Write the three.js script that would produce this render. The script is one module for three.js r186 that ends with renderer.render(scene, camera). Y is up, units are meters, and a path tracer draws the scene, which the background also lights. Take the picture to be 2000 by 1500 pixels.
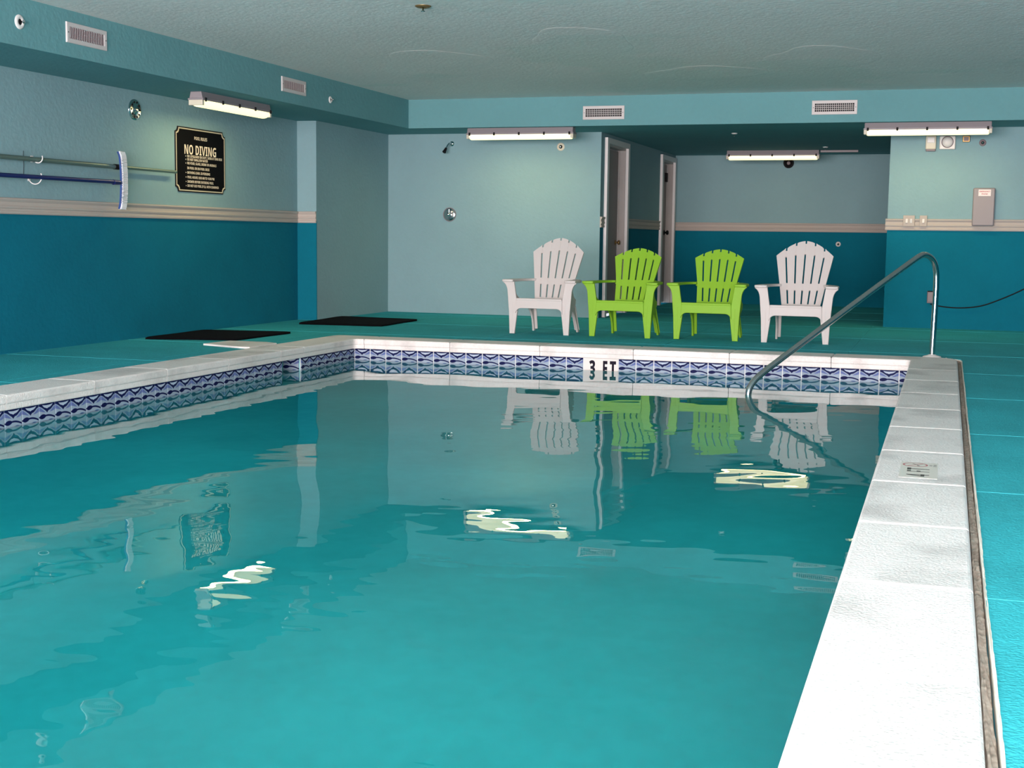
import * as THREE from 'three';
import { mergeGeometries } from 'three/addons/utils/BufferGeometryUtils.js';
import { RoundedBoxGeometry } from 'three/addons/geometries/RoundedBoxGeometry.js';
import { RectAreaLightUniformsLib } from 'three/addons/lights/RectAreaLightUniformsLib.js';

RectAreaLightUniformsLib.init();

// ------------------------------------------------------------------ camera, sky, daylight, exposure
const scene = new THREE.Scene();
const renderer = new THREE.WebGLRenderer({ antialias: true });
renderer.toneMapping = THREE.LinearToneMapping;
renderer.toneMappingExposure = 1.0;
renderer.shadowMap.enabled = true;

const camera = new THREE.PerspectiveCamera(31.97, 4 / 3, 0.05, 100);
camera.position.set(0, 0.935, 0);
camera.rotation.set(-0.10909, 0.3123, 0.01254, 'YXZ');

scene.background = new THREE.Color().setRGB(0.9, 0.97, 1.05);          // bright overcast sky outside the glass doors

// daylight coming in through the glazed doors behind the photographer
const DOOR = { x0: -6.4, x1: 2.4, y0: 0.06, y1: 2.34, z: 5.0 };
const daylight = new THREE.RectAreaLight(new THREE.Color().setRGB(1.2, 0.98, 0.95), 38, DOOR.x1 - DOOR.x0, DOOR.y1 - DOOR.y0);
daylight.position.set((DOOR.x0 + DOOR.x1) / 2, (DOOR.y0 + DOOR.y1) / 2, DOOR.z - 0.14);
scene.add(daylight);

// the flash of the camera that took the picture, just above and left of its lens
const flash = new THREE.SpotLight(new THREE.Color().setRGB(1.1, 1, 0.97), 28, 0, 0.75, 0.6, 2);
flash.position.set(-0.04, 1.03, 0.02);
flash.target.position.set(-3.6, 0.2, -12);
flash.castShadow = true;
flash.shadow.radius = 1.5;
scene.add(flash, flash.target);

// ------------------------------------------------------------------ helpers
let seed = 20177;
const rnd = () => { seed = (seed * 1664525 + 1013904223) >>> 0; return seed / 4294967296; };
const used = {};
function numbered(name) { const n = used[name] || 0; used[name] = n + 1; return n ? `${name}_${String(n).padStart(3, '0')}` : name; }
const lin = (r, g, b) => new THREE.Color().setRGB(r, g, b);

function hash(x, y, s) { let h = (x * 374761393 + y * 668265263 + s * 1442695041) | 0; h = Math.imul(h ^ (h >>> 13), 1274126177); h ^= h >>> 16; return (h >>> 0) / 4294967296; }
function vnoise(x, y, period, s) {
  const xi = Math.floor(x), yi = Math.floor(y), fx = x - xi, fy = y - yi;
  const u = fx * fx * (3 - 2 * fx), v = fy * fy * (3 - 2 * fy), m = (a) => ((a % period) + period) % period;
  const a = hash(m(xi), m(yi), s), b = hash(m(xi + 1), m(yi), s), c = hash(m(xi), m(yi + 1), s), d = hash(m(xi + 1), m(yi + 1), s);
  return a + (b - a) * u + (c - a) * v + (a - b - c + d) * u * v;
}
function fbm(u, v, base, oct, s) { let r = 0, a = 0.5, p = base; for (let i = 0; i < oct; i++) { r += a * vnoise(u * p, v * p, p, s + i); a *= 0.5; p *= 2; } return r / (1 - Math.pow(0.5, oct)); }

// colour texture: fn(u, v) -> [r, g, b] in linear values
function colourTexture(size, fn, metres) {
  const d = new Uint8Array(size * size * 4), enc = (c) => Math.round(255 * Math.min(1, Math.max(0, c <= 0.0031308 ? 12.92 * c : 1.055 * Math.pow(c, 1 / 2.4) - 0.055)));
  for (let j = 0; j < size; j++) for (let i = 0; i < size; i++) { const c = fn((i + 0.5) / size, (j + 0.5) / size), k = (j * size + i) * 4; d[k] = enc(c[0]); d[k + 1] = enc(c[1]); d[k + 2] = enc(c[2]); d[k + 3] = 255; }
  const t = new THREE.DataTexture(d, size, size); t.colorSpace = THREE.SRGBColorSpace; return setup(t, metres);
}
function greyTexture(size, fn, metres) {
  const d = new Uint8Array(size * size * 4);
  for (let j = 0; j < size; j++) for (let i = 0; i < size; i++) { const g = Math.round(255 * Math.min(1, Math.max(0, fn((i + 0.5) / size, (j + 0.5) / size)))), k = (j * size + i) * 4; d[k] = d[k + 1] = d[k + 2] = g; d[k + 3] = 255; }
  return setup(new THREE.DataTexture(d, size, size), metres);
}
function setup(t, metres) { t.wrapS = t.wrapT = THREE.RepeatWrapping; t.magFilter = THREE.LinearFilter; t.minFilter = THREE.LinearMipmapLinearFilter; t.generateMipmaps = true; if (metres) t.repeat.set(1 / metres, 1 / metres); t.needsUpdate = true; return t; }

// uv in metres from position, by the face's main direction
function metreUV(g) {
  if (g.index) g = g.toNonIndexed();
  const p = g.attributes.position, uv = new Float32Array(p.count * 2), a = new THREE.Vector3(), b = new THREE.Vector3(), c = new THREE.Vector3(), n = new THREE.Vector3();
  for (let i = 0; i < p.count; i += 3) {
    a.fromBufferAttribute(p, i); b.fromBufferAttribute(p, i + 1); c.fromBufferAttribute(p, i + 2);
    n.copy(b).sub(a).cross(c.clone().sub(a)); const x = Math.abs(n.x), y = Math.abs(n.y), z = Math.abs(n.z);
    [a, b, c].forEach((q, k) => { const [s, t] = y >= x && y >= z ? [q.x, q.z] : x >= z ? [q.z, q.y] : [q.x, q.y]; uv[(i + k) * 2] = s; uv[(i + k) * 2 + 1] = t; });
  }
  g.setAttribute('uv', new THREE.BufferAttribute(uv, 2)); return g;
}
function box(x0, x1, y0, y1, z0, z1) { const g = new THREE.BoxGeometry(x1 - x0, y1 - y0, z1 - z0); g.translate((x0 + x1) / 2, (y0 + y1) / 2, (z0 + z1) / 2); return g; }
function rbox(w, h, d, r, x = 0, y = 0, z = 0) { const g = new RoundedBoxGeometry(w, h, d, 2, r); g.translate(x, y, z); return g; }
function cyl(r0, r1, h, seg = 24) { return new THREE.CylinderGeometry(r0, r1, h, seg); }
function tube(pts, r, seg = 40, rad = 10, closed = false) { return new THREE.TubeGeometry(new THREE.CatmullRomCurve3(pts.map((p) => new THREE.Vector3(...p)), closed), seg, r, rad, closed); }
function lathe(pts, seg = 28) { return new THREE.LatheGeometry(pts.map((p) => new THREE.Vector2(p[0], p[1])), seg); }
const clean = (g) => { const k = g.index ? g.toNonIndexed() : g; for (const n of Object.keys(k.attributes)) if (!['position', 'normal', 'uv'].includes(n)) k.deleteAttribute(n); return k; };
const merged = (list) => mergeGeometries(list.map(clean));

function mesh(name, g, m, parent = scene) {
  const o = new THREE.Mesh(Array.isArray(g) ? merged(g) : g, m); o.name = parent === scene ? numbered(name) : name;
  o.castShadow = o.receiveShadow = true; parent.add(o); return o;
}
function thing(name, label, category, pos = [0, 0, 0], turn = 0, group) {
  const o = new THREE.Group(); o.name = numbered(name); scene.add(o); o.position.set(...pos); o.rotation.y = turn;
  o.userData = { label, category }; if (group) o.userData.group = group; return o;
}
function tag(o, label, category, group) { Object.assign(o.userData, { label, category }); if (group) o.userData.group = group; return o; }
function structure(name, label, category) { const o = new THREE.Group(); o.name = name; scene.add(o); o.userData = { kind: 'structure', label, category }; return o; }
function structMesh(name, g, m, label, category) { const o = mesh(name, metreUV(Array.isArray(g) ? merged(g) : g), m); o.userData = { kind: 'structure', label, category }; return o; }

// ------------------------------------------------------------------ measures (metres, floor y = 0)
const LEFT = -6.815, BACK = -15.35, RIGHT = 2.7, NEAR = DOOR.z, CEIL = 2.485, SOF = 2.163, SOFX = -5.97, SOFZ = -14.5;
const ALC0 = -3.9, ALC1 = -0.655, ALCZ = -19.82, COLX = -6.585, COLZ = -13.37;
const TR0 = 1.062, TR1 = 1.188;
const PX0 = -5.06, PX1 = -0.23, PZ0 = -11.03, PZ1 = -0.85, WATER = -0.18, TILETOP = -0.081, COPE = 0.01;

// ------------------------------------------------------------------ materials
const stucco = greyTexture(512, (u, v) => fbm(u, v, 48, 3, 3) * 0.7 + fbm(u, v, 8, 3, 9) * 0.3, 1.2);
const fine = greyTexture(512, (u, v) => fbm(u, v, 96, 2, 31), 0.6);
function paint(r, g, b, vary, scale, s, rough = 0.62, bump = 0.0025, spec = 0.25) {
  const t = colourTexture(512, (u, v) => { const k = 1 + vary * (fbm(u, v, 6, 5, s) - 0.5) * 2 + vary * 0.5 * (fbm(u, v, 90, 2, s + 7) - 0.5); return [r * k, g * k, b * k]; }, scale);
  return new THREE.MeshPhysicalMaterial({ map: t, roughness: rough, specularIntensity: spec, bumpMap: stucco, bumpScale: bump });
}
const M = {};
M.wallUpper = paint(0.235, 0.385, 0.425, 0.05, 2.7, 11, 0.9);
M.wallLower = paint(0.003, 0.15, 0.225, 0.08, 2.3, 23, 0.9);
M.soffit = paint(0.145, 0.335, 0.365, 0.06, 2.9, 37, 0.9);
M.ceiling = new THREE.MeshPhysicalMaterial({ specularIntensity: 0.25,
  map: colourTexture(1024, (u, v) => { const k = fbm(u, v, 5, 5, 51), m = Math.min(1, Math.max(0, (fbm(u, v, 4, 4, 77) - 0.52) * 14)), f = 0.94 + 0.12 * k + 0.05 * (fbm(u, v, 120, 2, 5) - 0.5); return [0.95 * f * (1 - 0.07 * m), 0.87 * f * (1 - 0.02 * m), 0.85 * f * (1 - 0.03 * m)]; }, 5.5),
  roughness: 0.9, bumpMap: stucco, bumpScale: 0.004,
});
M.deck = new THREE.MeshPhysicalMaterial({ specularIntensity: 0.15,
  map: colourTexture(1024, (u, v) => { const k = 0.9 + 0.26 * (fbm(u, v, 7, 5, 61) - 0.5) + 0.16 * (fbm(u, v, 110, 2, 15) - 0.5); return [0.045 * k, 0.44 * k, 0.505 * k]; }, 2.1),
  roughness: 0.8, bumpMap: fine, bumpScale: 0.0022,
});
M.sealant = new THREE.MeshPhysicalMaterial({ color: lin(0.045, 0.42, 0.485), roughness: 0.8, specularIntensity: 0.3 });
function copingMap(s) {
  return colourTexture(512, (u, v) => { const k = fbm(u, v, 6, 5, s), st = fbm(u * 0.999, v, 3, 2, s + 3), sp = fbm(u, v, 100, 2, s + 9); const d = Math.max(0, fbm(u, v, 5, 4, s + 40) - 0.56) * 0.9; const f = 0.93 + 0.1 * (k - 0.5) + 0.10 * (sp - 0.5) + 0.04 * (st - 0.5) - d; return [0.86 * f, 0.83 * f, 0.805 * f]; }, 1.3);
}
M.coping = [101, 140].map((s) => new THREE.MeshStandardMaterial({ map: copingMap(s), roughness: 0.65, bumpMap: fine, bumpScale: 0.002 }));
M.mortar = new THREE.MeshStandardMaterial({ map: colourTexture(256, (u, v) => { const k = fbm(u, v, 24, 3, 71); return [0.36 * k + 0.12, 0.29 * k + 0.10, 0.24 * k + 0.08]; }, 0.4), roughness: 0.95 });
M.chip = new THREE.MeshStandardMaterial({ color: lin(0.72, 0.70, 0.62), roughness: 0.9 });
M.plaster = paint(0.17, 0.54, 0.58, 0.20, 4.6, 83, 0.8, 0.001);
M.trim = new THREE.MeshPhysicalMaterial({ color: lin(0.47, 0.42, 0.385), roughness: 0.6, specularIntensity: 0.4 });
M.grout = new THREE.MeshStandardMaterial({ color: lin(0.66, 0.70, 0.72), roughness: 0.9 });
M.white = new THREE.MeshStandardMaterial({ color: lin(0.74, 0.72, 0.71), roughness: 0.4 });
M.whiteChair = new THREE.MeshPhysicalMaterial({ color: lin(0.58, 0.555, 0.545), roughness: 0.5, specularIntensity: 0.5 });
M.greenChair = new THREE.MeshPhysicalMaterial({ color: lin(0.225, 0.46, 0.03), roughness: 0.5, specularIntensity: 0.5 });
M.steel = new THREE.MeshStandardMaterial({ color: lin(0.66, 0.64, 0.63), metalness: 1, roughness: 0.13 });
M.chrome = new THREE.MeshStandardMaterial({ color: lin(0.75, 0.75, 0.76), metalness: 1, roughness: 0.1 });
M.brushed = new THREE.MeshStandardMaterial({ color: lin(0.33, 0.30, 0.315), metalness: 0.25, roughness: 0.65, bumpMap: fine, bumpScale: 0.0006 });
M.dark = new THREE.MeshPhysicalMaterial({ color: lin(0.008, 0.008, 0.010), roughness: 0.6, specularIntensity: 0.35 });
M.rubber = new THREE.MeshPhysicalMaterial({ specularIntensity: 0.15, color: lin(0.005, 0.005, 0.007), roughness: 0.95, bumpMap: fine, bumpScale: 0.003 });
M.housing = new THREE.MeshStandardMaterial({ color: lin(0.27, 0.245, 0.265), roughness: 0.5 });
M.ventWhite = new THREE.MeshStandardMaterial({ color: lin(0.62, 0.58, 0.58), roughness: 0.5 });
M.doorPaint = paint(0.30, 0.255, 0.25, 0.05, 1.4, 91, 0.5, 0.0008);
M.jamb = paint(0.46, 0.42, 0.41, 0.06, 1.1, 97, 0.45, 0.0008);
M.casing = new THREE.MeshStandardMaterial({ color: lin(0.74, 0.72, 0.72), roughness: 0.4 });
M.poleGreen = new THREE.MeshStandardMaterial({ color: lin(0.14, 0.21, 0.19), roughness: 0.35, metalness: 0.4 });
M.poleBlue = new THREE.MeshStandardMaterial({ color: lin(0.008, 0.018, 0.13), roughness: 0.35, metalness: 0.2 });
M.aluminium = new THREE.MeshStandardMaterial({ color: lin(0.6, 0.6, 0.6), roughness: 0.4, metalness: 0.6 });
M.glass = new THREE.MeshPhysicalMaterial({ color: lin(1, 1, 1), roughness: 0, transmission: 1, thickness: 0, ior: 1.5 });
M.brass = new THREE.MeshStandardMaterial({ color: lin(0.30, 0.19, 0.08), roughness: 0.4, metalness: 0.7 });
M.beige = new THREE.MeshStandardMaterial({ color: lin(0.66, 0.62, 0.50), roughness: 0.45 });
M.grey = new THREE.MeshStandardMaterial({ color: lin(0.20, 0.16, 0.18), roughness: 0.5 });

// ------------------------------------------------------------------ room shell
{
  const T = 0.18;
  const wl = structure('wall_left', 'long left wall, pale aqua above and deep teal below the rail', 'wall');
  mesh('upper_wall', metreUV(box(LEFT - T, LEFT, TR0 + 0.02, CEIL, BACK - T, NEAR + T)), M.wallUpper, wl);
  mesh('lower_wall', metreUV(box(LEFT - T, LEFT, -0.2, TR0 + 0.02, BACK - T, NEAR + T)), M.wallLower, wl);

  const wc = structure('wall_chase', 'boxed-out corner of the wall, teal only on its low front face', 'wall');
  mesh('side_wall', metreUV(box(LEFT, COLX, 0, SOF, BACK, COLZ + 0.012 - 0.024)), M.wallUpper, wc);
  mesh('upper_front', metreUV(box(LEFT, COLX, TR0 + 0.02, SOF, COLZ - 0.012, COLZ)), M.wallUpper, wc);
  mesh('lower_front', metreUV(box(LEFT, COLX, 0, TR0 + 0.02, COLZ - 0.012, COLZ)), M.wallLower, wc);

  structMesh('wall_back', [box(LEFT, ALC0 - T, -0.2, CEIL, BACK - T, BACK), box(ALC0 - T, ALC0, -0.2, SOF, BACK - 0.014, BACK)], M.wallUpper, 'pale aqua end wall with the shower fittings', 'wall');

  // wall along the left of the recess, with two door openings
  const D1 = { z0: -15.60, z1: -16.62, h: 2.06 }, D2 = { z0: -18.80, z1: -19.66, h: 2.06 };
  const wa = structure('wall_recess_left', 'left wall of the dim recess, broken by two doorways', 'wall');
  const seg = (z0, z1) => { mesh('upper_wall', metreUV(box(ALC0 - T, ALC0, TR0 + 0.02, SOF, z1, z0)), M.wallUpper, wa); mesh('lower_wall', metreUV(box(ALC0 - T, ALC0, -0.2, TR0 + 0.02, z1, z0)), M.wallLower, wa); };
  seg(BACK - 0.014, D1.z0); seg(D1.z1, D2.z0); seg(D2.z1, ALCZ);
  for (const d of [D1, D2]) mesh('lintel', metreUV(box(ALC0 - T, ALC0, d.h, SOF, d.z1, d.z0)), M.wallUpper, wa);

  const wb = structure('wall_recess_back', 'far wall of the dim recess behind the chairs', 'wall');
  mesh('upper_wall', metreUV(box(ALC0 - T, ALC1 + T, TR0 + 0.02, SOF + 0.1, ALCZ - T, ALCZ)), M.wallUpper, wb);
  mesh('lower_wall', metreUV(box(ALC0 - T, ALC1 + T, -0.2, TR0 + 0.02, ALCZ - T, ALCZ)), M.wallLower, wb);
  const wr = structure('wall_recess_right', 'right wall of the recess, turned from view', 'wall');
  mesh('upper_wall', metreUV(box(ALC1, ALC1 + T, TR0 + 0.02, SOF, ALCZ, BACK - T)), M.wallUpper, wr);
  mesh('lower_wall', metreUV(box(ALC1, ALC1 + T, -0.2, TR0 + 0.02, ALCZ, BACK - T)), M.wallLower, wr);
  const wf = structure('wall_back_right', 'end wall right of the recess, under the bright lamp', 'wall');
  mesh('upper_wall', metreUV(box(ALC1, RIGHT, TR0 + 0.02, CEIL, BACK - T, BACK)), M.wallUpper, wf);
  mesh('lower_wall', metreUV(box(ALC1, RIGHT, -0.2, TR0 + 0.02, BACK - T, BACK)), M.wallLower, wf);
  const wq = structure('wall_right', 'long right wall outside the view', 'wall');
  mesh('upper_wall', metreUV(box(RIGHT, RIGHT + T, TR0 + 0.02, CEIL, BACK - T, NEAR + T)), M.wallUpper, wq);
  mesh('lower_wall', metreUV(box(RIGHT, RIGHT + T, -0.2, TR0 + 0.02, BACK - T, NEAR + T)), M.wallLower, wq);
  const wn = structure('wall_near', 'wall of glazed doors behind the photographer', 'wall');
  mesh('wall_piece', metreUV(box(LEFT, DOOR.x0, -0.2, CEIL, NEAR, NEAR + T)), M.wallUpper, wn);
  mesh('wall_piece', metreUV(box(DOOR.x1, RIGHT, -0.2, CEIL, NEAR, NEAR + T)), M.wallUpper, wn);
  mesh('lintel', metreUV(box(DOOR.x0, DOOR.x1, DOOR.y1 + 0.04, CEIL, NEAR, NEAR + T)), M.wallUpper, wn);
  mesh('threshold', metreUV(box(DOOR.x0, DOOR.x1, -0.2, 0.0, NEAR, NEAR + T)), M.deck, wn);

  structMesh('ceiling', box(LEFT - T, RIGHT + T, CEIL, CEIL + 0.2, BACK - T, NEAR + T), M.ceiling, 'rough off-white plaster ceiling', 'ceiling');
  const ceilingObj = scene.getObjectByName('ceiling');
  for (const [px, pz, rx, rz, sd] of [[-2.86, -10.6, 0.44, 0.75, 3], [-4.3, -11.3, 0.42, 0.6, 9], [-1.1, -11.9, 0.5, 0.7, 14], [-2.2, -12.7, 0.6, 0.5, 21]]) {
    const sh = new THREE.Shape(); for (let i = 0; i < 40; i++) { const a = i / 40 * Math.PI * 2, w = 1 + 0.5 * (vnoise(i * 0.2, 0.3, 8, sd) - 0.5); sh[i ? 'lineTo' : 'moveTo'](px + rx * w * Math.cos(a), pz + rz * w * Math.sin(a)); }
    const g = new THREE.ExtrudeGeometry(sh, { depth: 0.0004, bevelEnabled: true, bevelThickness: 0.0016, bevelSize: 0.07, bevelOffset: -0.07, bevelSegments: 3 }); g.rotateX(Math.PI / 2); g.translate(0, CEIL, 0); mesh('plaster_patch', metreUV(g), M.ceiling, ceilingObj);
  }
  structMesh('ceiling_soffit_left', box(LEFT, SOFX, SOF, CEIL, BACK, NEAR), M.soffit, 'dropped aqua soffit along the left wall', 'soffit');
  structMesh('ceiling_soffit_back', box(SOFX, RIGHT, SOF, CEIL, BACK, SOFZ), M.soffit, 'dropped aqua soffit across the end of the room', 'soffit');
  structMesh('ceiling_recess', box(ALC0 - T, ALC1 + T, SOF, SOF + 0.15, ALCZ - T, BACK), M.soffit, 'low teal ceiling of the recess', 'ceiling');

  // moulded rail between the two wall colours
  const prof = [[0, 0], [0.012, 0], [0.018, 0.008], [0.018, 0.022], [0.012, 0.028], [0.012, 0.040], [0.020, 0.048], [0.022, 0.060], [0.016, 0.068], [0.014, 0.092], [0.022, 0.102], [0.028, 0.112], [0.026, 0.122], [0.0, 0.126]];
  const railGeo = (len) => { const s = new THREE.Shape(prof.map((p) => new THREE.Vector2(p[0], p[1]))); const g = new THREE.ExtrudeGeometry(s, { depth: len, bevelEnabled: false }); return g; };   // profile out along +x, length along +z
  const rail = (n, x, z, len, turn, label) => { const o = mesh(`trim_${n}`, railGeo(len), M.trim); o.position.set(x, TR0, z); o.rotation.y = turn; o.userData = { kind: 'structure', label, category: 'trim' }; };
  rail(1, LEFT, COLZ, NEAR - COLZ, 0, 'cream moulded rail along the long left wall');
  rail(2, COLX, COLZ, COLX - LEFT, -Math.PI / 2, 'short piece of cream rail on the boxed-out corner');
  rail(3, ALC1, ALCZ, ALC1 - ALC0, -Math.PI / 2, 'cream rail on the far wall of the recess');
  rail(4, ALC0, -18.70, 18.70 - 16.72, 0, 'cream rail between the two doorways of the recess');
  rail(5, RIGHT, BACK, RIGHT - ALC1 + 0.02, -Math.PI / 2, 'cream rail on the end wall right of the recess');
  rail(6, ALC0, -15.50, 0.15, 0, 'stub of broken cream rail beside the first doorway');

  // doorways: frame, leaf, knob
  function doorway(n, d, label, leafX, extras) {
    const g = structure(`door_${n}`, label, 'door'), w = d.z0 - d.z1, zc = (d.z0 + d.z1) / 2;
    g.position.set(ALC0, 0, zc);
    const j = (z0, z1, x0, x1, y0, y1) => box(x0, x1, y0, y1, z0, z1);
    mesh('casing', j(w / 2 - 0.01, w / 2 + 0.075, 0, 0.035, 0, d.h + 0.055), M.casing, g);
    mesh('casing', j(-w / 2 - 0.075, -w / 2 + 0.01, 0, 0.035, 0, d.h + 0.055), M.casing, g);
    mesh('casing', j(-w / 2 + 0.01, w / 2 - 0.01, 0, 0.035, d.h - 0.01, d.h + 0.055), M.casing, g);
    mesh('jamb', metreUV(j(w / 2 - 0.035, w / 2, -0.18, 0, 0, d.h)), M.jamb, g);
    mesh('jamb', metreUV(j(-w / 2, -w / 2 + 0.035, -0.18, 0, 0, d.h)), M.jamb, g);
    mesh('head_jamb', metreUV(j(-w / 2 + 0.035, w / 2 - 0.035, -0.18, 0, d.h - 0.035, d.h)), M.jamb, g);
    mesh('door_stop', metreUV(j(-w / 2 + 0.035, -w / 2 + 0.047, -0.09, leafX + 0.012, 0, d.h - 0.035)), M.jamb, g);
    const leaf = mesh('door_leaf', metreUV(j(-w / 2 + 0.060, w / 2 - 0.04, leafX - 0.04, leafX, 0.012, d.h - 0.045)), M.doorPaint, g);
    extras(g, leaf, w, leafX);
  }
  doorway(1, D1, 'grey painted door in a white frame at the mouth of the recess', -0.085, (g, leaf, w, lx) => {
    const k = lathe([[0, 0], [0.032, 0], [0.032, 0.006], [0.012, 0.010], [0.012, 0.03], [0.026, 0.036], [0.030, 0.05], [0.022, 0.062], [0, 0.064]], 20); k.rotateZ(-Math.PI / 2);
    const o = mesh('door_knob', k, M.brass, leaf); o.position.set(lx, 0.885, -w / 2 + 0.14);
  });
  doorway(2, D2, 'grey painted door in a white frame deep in the recess', -0.085, (g, leaf, w, lx) => {
    const k = lathe([[0, 0], [0.035, 0], [0.035, 0.008], [0.014, 0.012], [0.014, 0.03], [0.03, 0.038], [0.034, 0.052], [0.024, 0.066], [0, 0.068]], 20); k.rotateZ(-Math.PI / 2);
    const o = mesh('door_knob', k, M.dark, leaf); o.position.set(lx, 1.03, -w / 2 + 0.16);
    const p = mesh('latch_plate', rbox(0.03, 0.13, 0.09, 0.006), M.dark, leaf); p.position.set(lx + 0.012, 1.83, -w / 2 + 0.14);
  });

  // glazed doors behind the photographer: four sliding panels
  const gd = structure('window_1', 'row of sliding glass doors letting the daylight in', 'window');
  gd.position.set((DOOR.x0 + DOOR.x1) / 2, 0, NEAR + 0.09);
  const W = DOOR.x1 - DOOR.x0, n = 4, pw = W / n;
  mesh('door_track', box(-W / 2, W / 2, 0.0, 0.03, -0.06, 0.06), M.aluminium, gd);
  mesh('door_track', box(-W / 2, W / 2, DOOR.y1, DOOR.y1 + 0.04, -0.06, 0.06), M.aluminium, gd);
  for (let i = 0; i < n; i++) {
    const x0 = -W / 2 + i * pw, x1 = x0 + pw, zz = i % 2 ? 0.028 : -0.028;
    mesh('panel_frame', [box(x0, x0 + 0.05, 0.03, DOOR.y1, zz - 0.02, zz + 0.02), box(x1 - 0.05, x1, 0.03, DOOR.y1, zz - 0.02, zz + 0.02), box(x0 + 0.05, x1 - 0.05, 0.03, 0.10, zz - 0.02, zz + 0.02), box(x0 + 0.05, x1 - 0.05, DOOR.y1 - 0.06, DOOR.y1, zz - 0.02, zz + 0.02)], M.aluminium, gd);
    const pane = new THREE.PlaneGeometry(pw - 0.1, DOOR.y1 - 0.19); pane.translate((x0 + x1) / 2, (0.10 + DOOR.y1 - 0.06) / 2, zz);
    mesh('pane', pane, M.glass, gd);
  }
}

// ------------------------------------------------------------------ deck slabs round the pool
const CO = 0.335;                                   // outer edge of the coping, from the pool face
{
  const fl = structure('floor', 'teal painted concrete deck in large slabs', 'floor');
  const J = 0.01, bands = [[PX1 + CO + 0.03, RIGHT, BACK, NEAR, 1], [LEFT, PX1 + CO + 0.03, BACK, PZ0 - CO - 0.02], [LEFT, PX0 - CO - 0.005, PZ0 - CO - 0.02, NEAR], [PX0 - CO - 0.005, PX1 + CO + 0.03, PZ1 + CO + 0.02, NEAR], [ALC0, ALC1, ALCZ, BACK]];
  const cuts = (a, b, o) => { const r = [a]; for (let k = -20; k <= 20; k++) { const c = o + 1.612 * k; if (c > a + 0.12 && c < b - 0.12) r.push(c); } r.push(b); return r.sort((p, q) => p - q); };
  const geos = [];
  for (const [x0, x1, z0, z1] of bands) {
    const xs = cuts(x0, x1, -0.762), zs = cuts(z0, z1, -3.692);
    for (let i = 0; i + 1 < xs.length; i++) for (let k = 0; k + 1 < zs.length; k++) {
      const a = xs[i] + (i ? J / 2 : 0), b = xs[i + 1] - (i + 2 < xs.length ? J / 2 : 0), c = zs[k] + (k ? J / 2 : 0), d = zs[k + 1] - (k + 2 < zs.length ? J / 2 : 0);
      mesh('deck_slab', metreUV(box(a, b, -0.12, 0, c, d)), M.deck, fl);
      if (k) geos.push(box(xs[i], xs[i + 1], -0.1, 0.0012, zs[k] - J / 2, zs[k] + J / 2));
      if (i) geos.push(box(xs[i] - J / 2, xs[i] + J / 2, -0.1, -0.003, c, d));
    }
  }
  mesh('joint_sealant', geos, M.sealant, fl);
  // teal skim under the edge of the coping, so that the rounded corner meets the deck
  mesh('deck_edge', [box(PX1 + 0.15, PX1 + CO + 0.03, -0.12, -0.006, PZ0 - CO - 0.02, PZ0 - 0.15), box(PX0 - CO - 0.005, PX0 - 0.15, -0.12, -0.006, PZ0 - CO - 0.02, PZ0 - 0.15)], M.deck, fl);
}

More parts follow.
